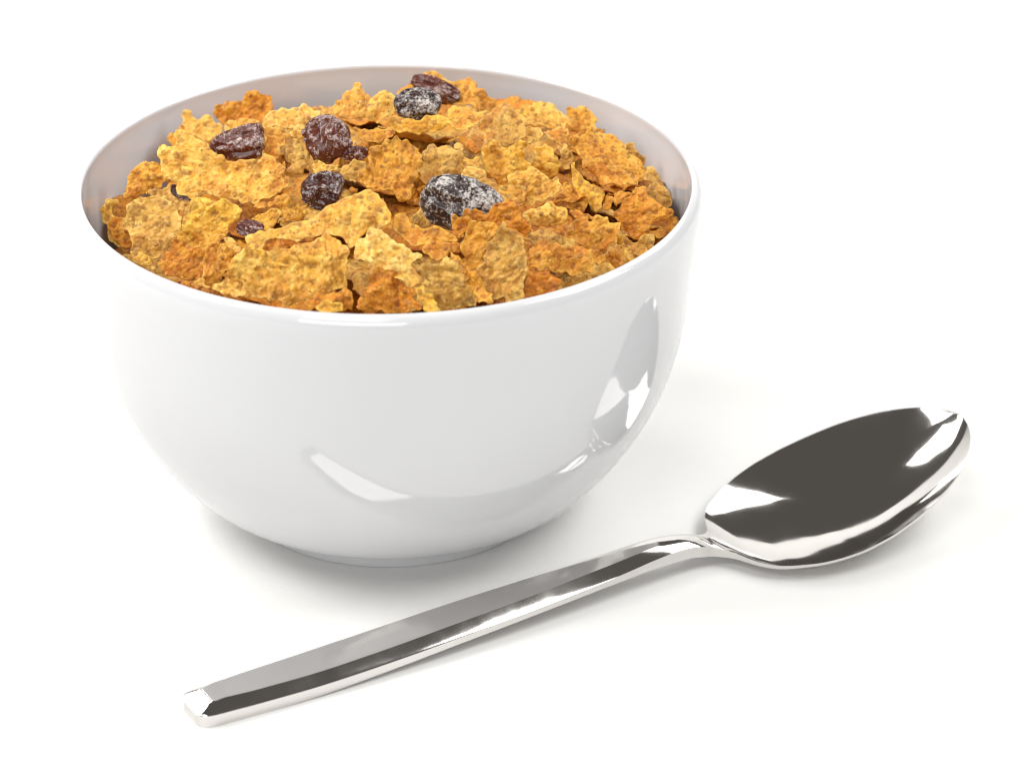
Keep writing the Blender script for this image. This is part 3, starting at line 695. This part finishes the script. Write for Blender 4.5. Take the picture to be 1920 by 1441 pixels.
flake('shaded tan flake along the right front rim', 8, [(1000,960),(1080,890),(1180,910),(1280,980),(1160,1060),(1000,1120),(880,1150),(640,1200),(680,1090),(780,1030),(890,1030)], 'bran', .75, lift=.3)
flake('dark flake at the bottom of the gap by the right front rim', 8, [(1140,780),(1230,720),(1300,820),(1350,930),(1260,990),(1180,930)], 'orange', .8, lift=-.3)

# ------------------------------------------------------------------ raisins
def raisin(label, crop, c, rx, ry, ang, kind, seed, taper=0.0, lift=0.0, flat=0.8, wr=1.0):
    x0, y0, s = CROPS[crop]
    u, v = x0 + c[0] / s, y0 + c[1] / s
    P0 = hit(u, v)
    back = -ray(u, v)
    P0 = P0 + back * (0.15 + lift)
    D_ = np.linalg.norm(CAM - P0)
    k = D_ / FPX / s
    right = RT; upv = np.cross(back, right)
    ca, sa = math.cos(ang), math.sin(ang)
    ax = ca * right + sa * upv; ay = -sa * right + ca * upv
    bm = bmesh.new()
    bmesh.ops.create_icosphere(bm, subdivisions=6, radius=1.0)
    U = np.array([tuple(vv.co) for vv in bm.verts])
    F = np.array([[w.index for w in f.verts] for f in bm.faces]); bm.free()
    o3 = U * 1.0 + seed * 3.7
    # puckered skin: sharp ridges from folded noise, drawn mostly lengthwise
    wv = np.stack([vnoise3(o3 * 1.7 + k2) for k2 in (0, 9, 21)], 1)
    p = o3 * np.array([0.95, 1.9, 1.9]) + 0.6 * wv
    r1 = 1 - np.sqrt(vnoise3(p) ** 2 + 0.006) * 2.2
    r2 = 1 - np.sqrt(vnoise3(p * 2.0 + 11) ** 2 + 0.02) * 2.0
    fade = np.clip((1.0 - np.abs(U[:, 0])) / 0.3, 0.12, 1.0)
    r1 = r1 * fade; r2 = r2 * fade
    low = vnoise3(o3 * 1.1 + 5)
    cr = 0.62 * r1 + 0.38 * r2
    R = 1 + 0.14 * low + wr * (0.23 * r1 + 0.07 * r2) - 0.09
    S = U * R[:, None]
    S[:, 1] *= 1 + taper * S[:, 0]; S[:, 2] *= 1 + taper * S[:, 0]
    a_, b_, c_ = rx * k, ry * k, flat * 0.5 * (min(rx, ry) + ry) * k
    Wd = P0 + S[:, :1] * a_ * ax + S[:, 1:2] * b_ * ay + S[:, 2:] * c_ * back
    Wd = clamp_inside(Wd)
    org = Wd.mean(0)
    me = fast_tris('raisin', (Wd - org) * K, F)
    add_attr(me, 'crease', np.clip(cr, -1, 1))
    o = link('raisin', me, RM[kind]); o.location = Vector(org) * K
    tag(o, label, 'raisin', 'raisins scattered over the flakes')
    return o
raisin('teardrop maroon raisin lying on the large pale flake at the back left', 1, (1610, 765), 350, 190, 0.13, 'maroon', 1, taper=0.22, lift=0.35, wr=0.75)
raisin('round maroon raisin with a shiny pale streak, above the other round raisin', 3, (972, 722), 272, 250, 0.5, 'maroon', 2, lift=0.35)
raisin('wrinkled dark raisin in the hollow above the long ridged front flake', 3, (918, 1290), 235, 225, -0.3, 'dark', 3, lift=0.30)
raisin('dark raisin half hidden at the left end of the ridged front flake', 4, (300, 470), 170, 95, -0.2, 'maroon', 4, lift=-0.05)
raisin('grey frosted raisin resting in a curled yellow flake at the top', 5, (497, 412), 285, 185, 0.0, 'frost', 5, lift=0.45, wr=0.5)
raisin('long reddish raisin behind the grey frosted one at the top of the heap', 5, (700, 225), 315, 125, -0.42, 'maroon', 6, lift=0.2, flat=0.9, wr=0.7)
raisin('largest raisin, black with heavy white frosting, right of the centre', 6, (1125, 195), 530, 310, -0.24, 'frost', 7, taper=-0.14, lift=0.25, flat=0.8, wr=0.55)
raisin('purple raisin sunk in shadow right of the shiny round one', 3, (1290, 890), 160, 80, 0.1, 'maroon', 8, lift=-0.25)
raisin('dark raisin mostly covered by the large pale flake on the left', 1, (960, 1340), 150, 60, -0.6, 'dark', 9, lift=-0.1)

# ------------------------------------------------------------------ the flakes buried below: a few shapes, many copies
BURIED = {
    1: 'sunken toasted flake between the big amber bubbled flake and the purple raisin',
    2: 'sunken brown flake between the frosted black raisin and the upright crinkled yellow flake',
    3: 'brown flake in the dark hollow under the yellow cupped flake',
    4: 'sunken tan flake just left of the shiny round raisin',
    5: 'sunken amber flake left of the wrinkled dark raisin',
    6: 'sunken brown flake between the wrinkled dark raisin and the long ridged flake',
    7: 'sunken toasted flake between the V bent orange flake and the long ridged one',
    8: 'toasted flake in the hollow left of the hanging yellow shard',
    9: 'sunken brown flake above the crinkled yellow flake and the small rounded one',
    10: 'sunken amber flake above the tiny pale chip near the top',
    11: 'sunken toasted flake left of the yellow cupped flake, below the pointed golden one',
    12: 'sliver of toasted flake above the shiny round raisin',
    13: 'scrap of brown flake right of the teardrop raisin',
    14: 'sunken toasted flake between the half hidden dark raisin and the large pale flake',
    15: 'amber scrap in the dark gap beside the thin twisted strip',
    16: 'toasted flake along the rim under the big golden front flake',
    17: 'brown flake in the pocket between the pale spread flake and the mottled one',
    18: 'amber flake wedged left of the upright leaf flake at the front',
    19: 'sunken toasted flake right of the large oblong tan flake',
    20: 'sunken amber flake at the left foot of the bright orange leaning flake',
    21: 'toasted flake in shade behind the top of the hanging yellow shard',
    22: 'sunken toasted flake above the upper corner of the broad amber flake',
    23: 'toasted flake behind the heap between the hollow sided flake and the back right one',
    24: 'toasted scrap between the grey frosted raisin and the long reddish one',
    25: 'scrap of brown flake at the back left of the pointed golden flake',
    26: 'toasted scrap behind the pale ruffled flake at the back',
    27: 'amber flake at the wall between the rolled edge flake and the large pale one',
    29: 'toasted scrap behind the pale rimmed flake on the left',
    30: 'brown flake at the rim left of the orange toasted flake',
    31: 'toasted flake at the rim behind the small pale ruffled flake',
    34: 'amber scrap at the rim below the torn orange flake',
    35: 'toasted scrap at the rim below the upright leaf flake',
    36: 'brown scrap under the ragged golden flake at the right front rim',
    37: 'brown scrap at the right rim below the narrow golden sliver',
    38: 'brown flake between the orange chip and the bright orange leaning flake',
    39: 'toasted scrap right of the small orange chip',
    40: 'amber scrap under the lower right edge of the broad amber flake',
    42: 'brown scrap between the tan ridge flake and the hollow sided flake',
    46: 'toasted scrap under the left edge of the large pale flake',
    47: 'toasted flake between the large tan flake and the narrow crumpled one',
    48: 'amber scrap at the far left below the narrow crumpled flake',
    49: 'brown scrap at the rim below the small left front chip',
    58: 'toasted flake filling the dark gap by the right inner wall',
    59: 'toasted flake behind the lower right edge of the broad amber flake',
    60: 'amber scrap behind the far edge of the broad amber flake',
    62: 'brown scrap deep in the gap left of the narrow golden sliver',
}
_bn = [0]
protos = []
rng = random.Random(5)
for i in range(8):
    k = 9
    poly = [(1.35 * (1 + rng.uniform(-.25, .25)) * math.cos(2 * math.pi * j / k), 1.15 * (1 + rng.uniform(-.25, .25)) * math.sin(2 * math.pi * j / k)) for j in range(k)]
    V, T, tint, toast, rimv = flake_shape(poly, 900 + i, rng.uniform(-.1, .1), rng.uniform(0, 3), 0.1, 0.085)
    me = fast_tris('wheat_flake', V * K, T)
    add_attr(me, 'grain', tint); add_attr(me, 'toast', toast); add_attr(me, 'rim', rimv)
    me.materials.append(FM[['amber', 'orange', 'bran', 'orange'][i % 4]])  # darker tones for buried flakes: gap shade put into their colour
    protos.append(me)
def bury(x, y, z, tilt, sc, me):
    _bn[0] += 1
    turn, turn2 = rng.uniform(0, 6.28), rng.uniform(0, 6.28)
    if BURIED and _bn[0] not in BURIED: return
    o = bpy.data.objects.new('wheat_flake', me); COL.objects.link(o)
    R = Matrix.Rotation(turn, 4, 'Z') @ Matrix.Rotation(tilt, 4, 'X') @ Matrix.Rotation(turn2, 4, 'Z')
    o.matrix_world = Matrix.Translation(Vector((x, y, z)) * K) @ R @ Matrix.Scale(sc, 4)
    tag(o, BURIED.get(_bn[0], 'buried flake'), 'cereal flake', 'bran flakes packed below the top ones')
# the packed mass below, which reads as one bed
vs, fs = [], []
nr, na = 60, 220
for i in range(nr + 1):
    for j in range(na):
        r = 6.35 * i / nr; a = 2 * math.pi * j / na
        x, y = r * math.cos(a), r * math.sin(a)
        vs.append((x, y, 0))
vs = np.array(vs); x, y = vs[:, 0], vs[:, 1]
d1, d2, rv = cells(x * 0.9, y * 0.9, 77)
e1, e2, rw = cells(x * 4.4, y * 4.4, 78)
vs[:, 2] = dome(x, y) - 1.45 + 0.5 * (rv - 0.5) + 0.25 * vnoise(x * 1.4, y * 1.4, 3) + 0.08 * (1 - e1)
vs = clamp_inside(vs, 0.02)
T = []
for i in range(nr):
    for j in range(na):
        q = (j + 1) % na; a = i * na + j; b_ = i * na + q; c = a + na; d = b_ + na
        T += [(a, c, b_), (b_, c, d)]
me = fast_tris('flake_bed', vs * K, T)
add_attr(me, 'grain', 0.5 * rv + 0.5 * rw); add_attr(me, 'toast', 0.3 * rv)
tag(link('flake_bed', me, FM['orange']), 'packed bran flakes and crumbs filling the bowl under the top flakes', 'cereal', kind='stuff')
nb_ = 0
for ring_r, cnt, dz in ((0, 1, -0.85), (1.9, 6, -0.85), (3.6, 12, -0.85), (5.0, 18, -0.88), (5.6, 20, -0.95), (5.7, 14, -0.6)):
    for j in range(cnt):
        a = 2 * math.pi * (j + rng.uniform(-.3, .3)) / cnt
        r = ring_r + rng.uniform(-.3, .3) * (1 if ring_r else 0)
        x, y = r * math.cos(a), r * math.sin(a)
        z = float(dome(x, y)) + dz + rng.uniform(-.12, .12)
        sc = 1.0 if r < 4 else 0.8
        wall = float(inner_r(min(z, 7.7)))
        lim = wall - 1.1 * sc
        if r > lim: x *= lim / r; y *= lim / r
        if ring_r == 5.7 and x < 2.5: continue
        bury(x, y, z, rng.uniform(0.05, 0.5), sc, rng.choice(protos)); nb_ += 1
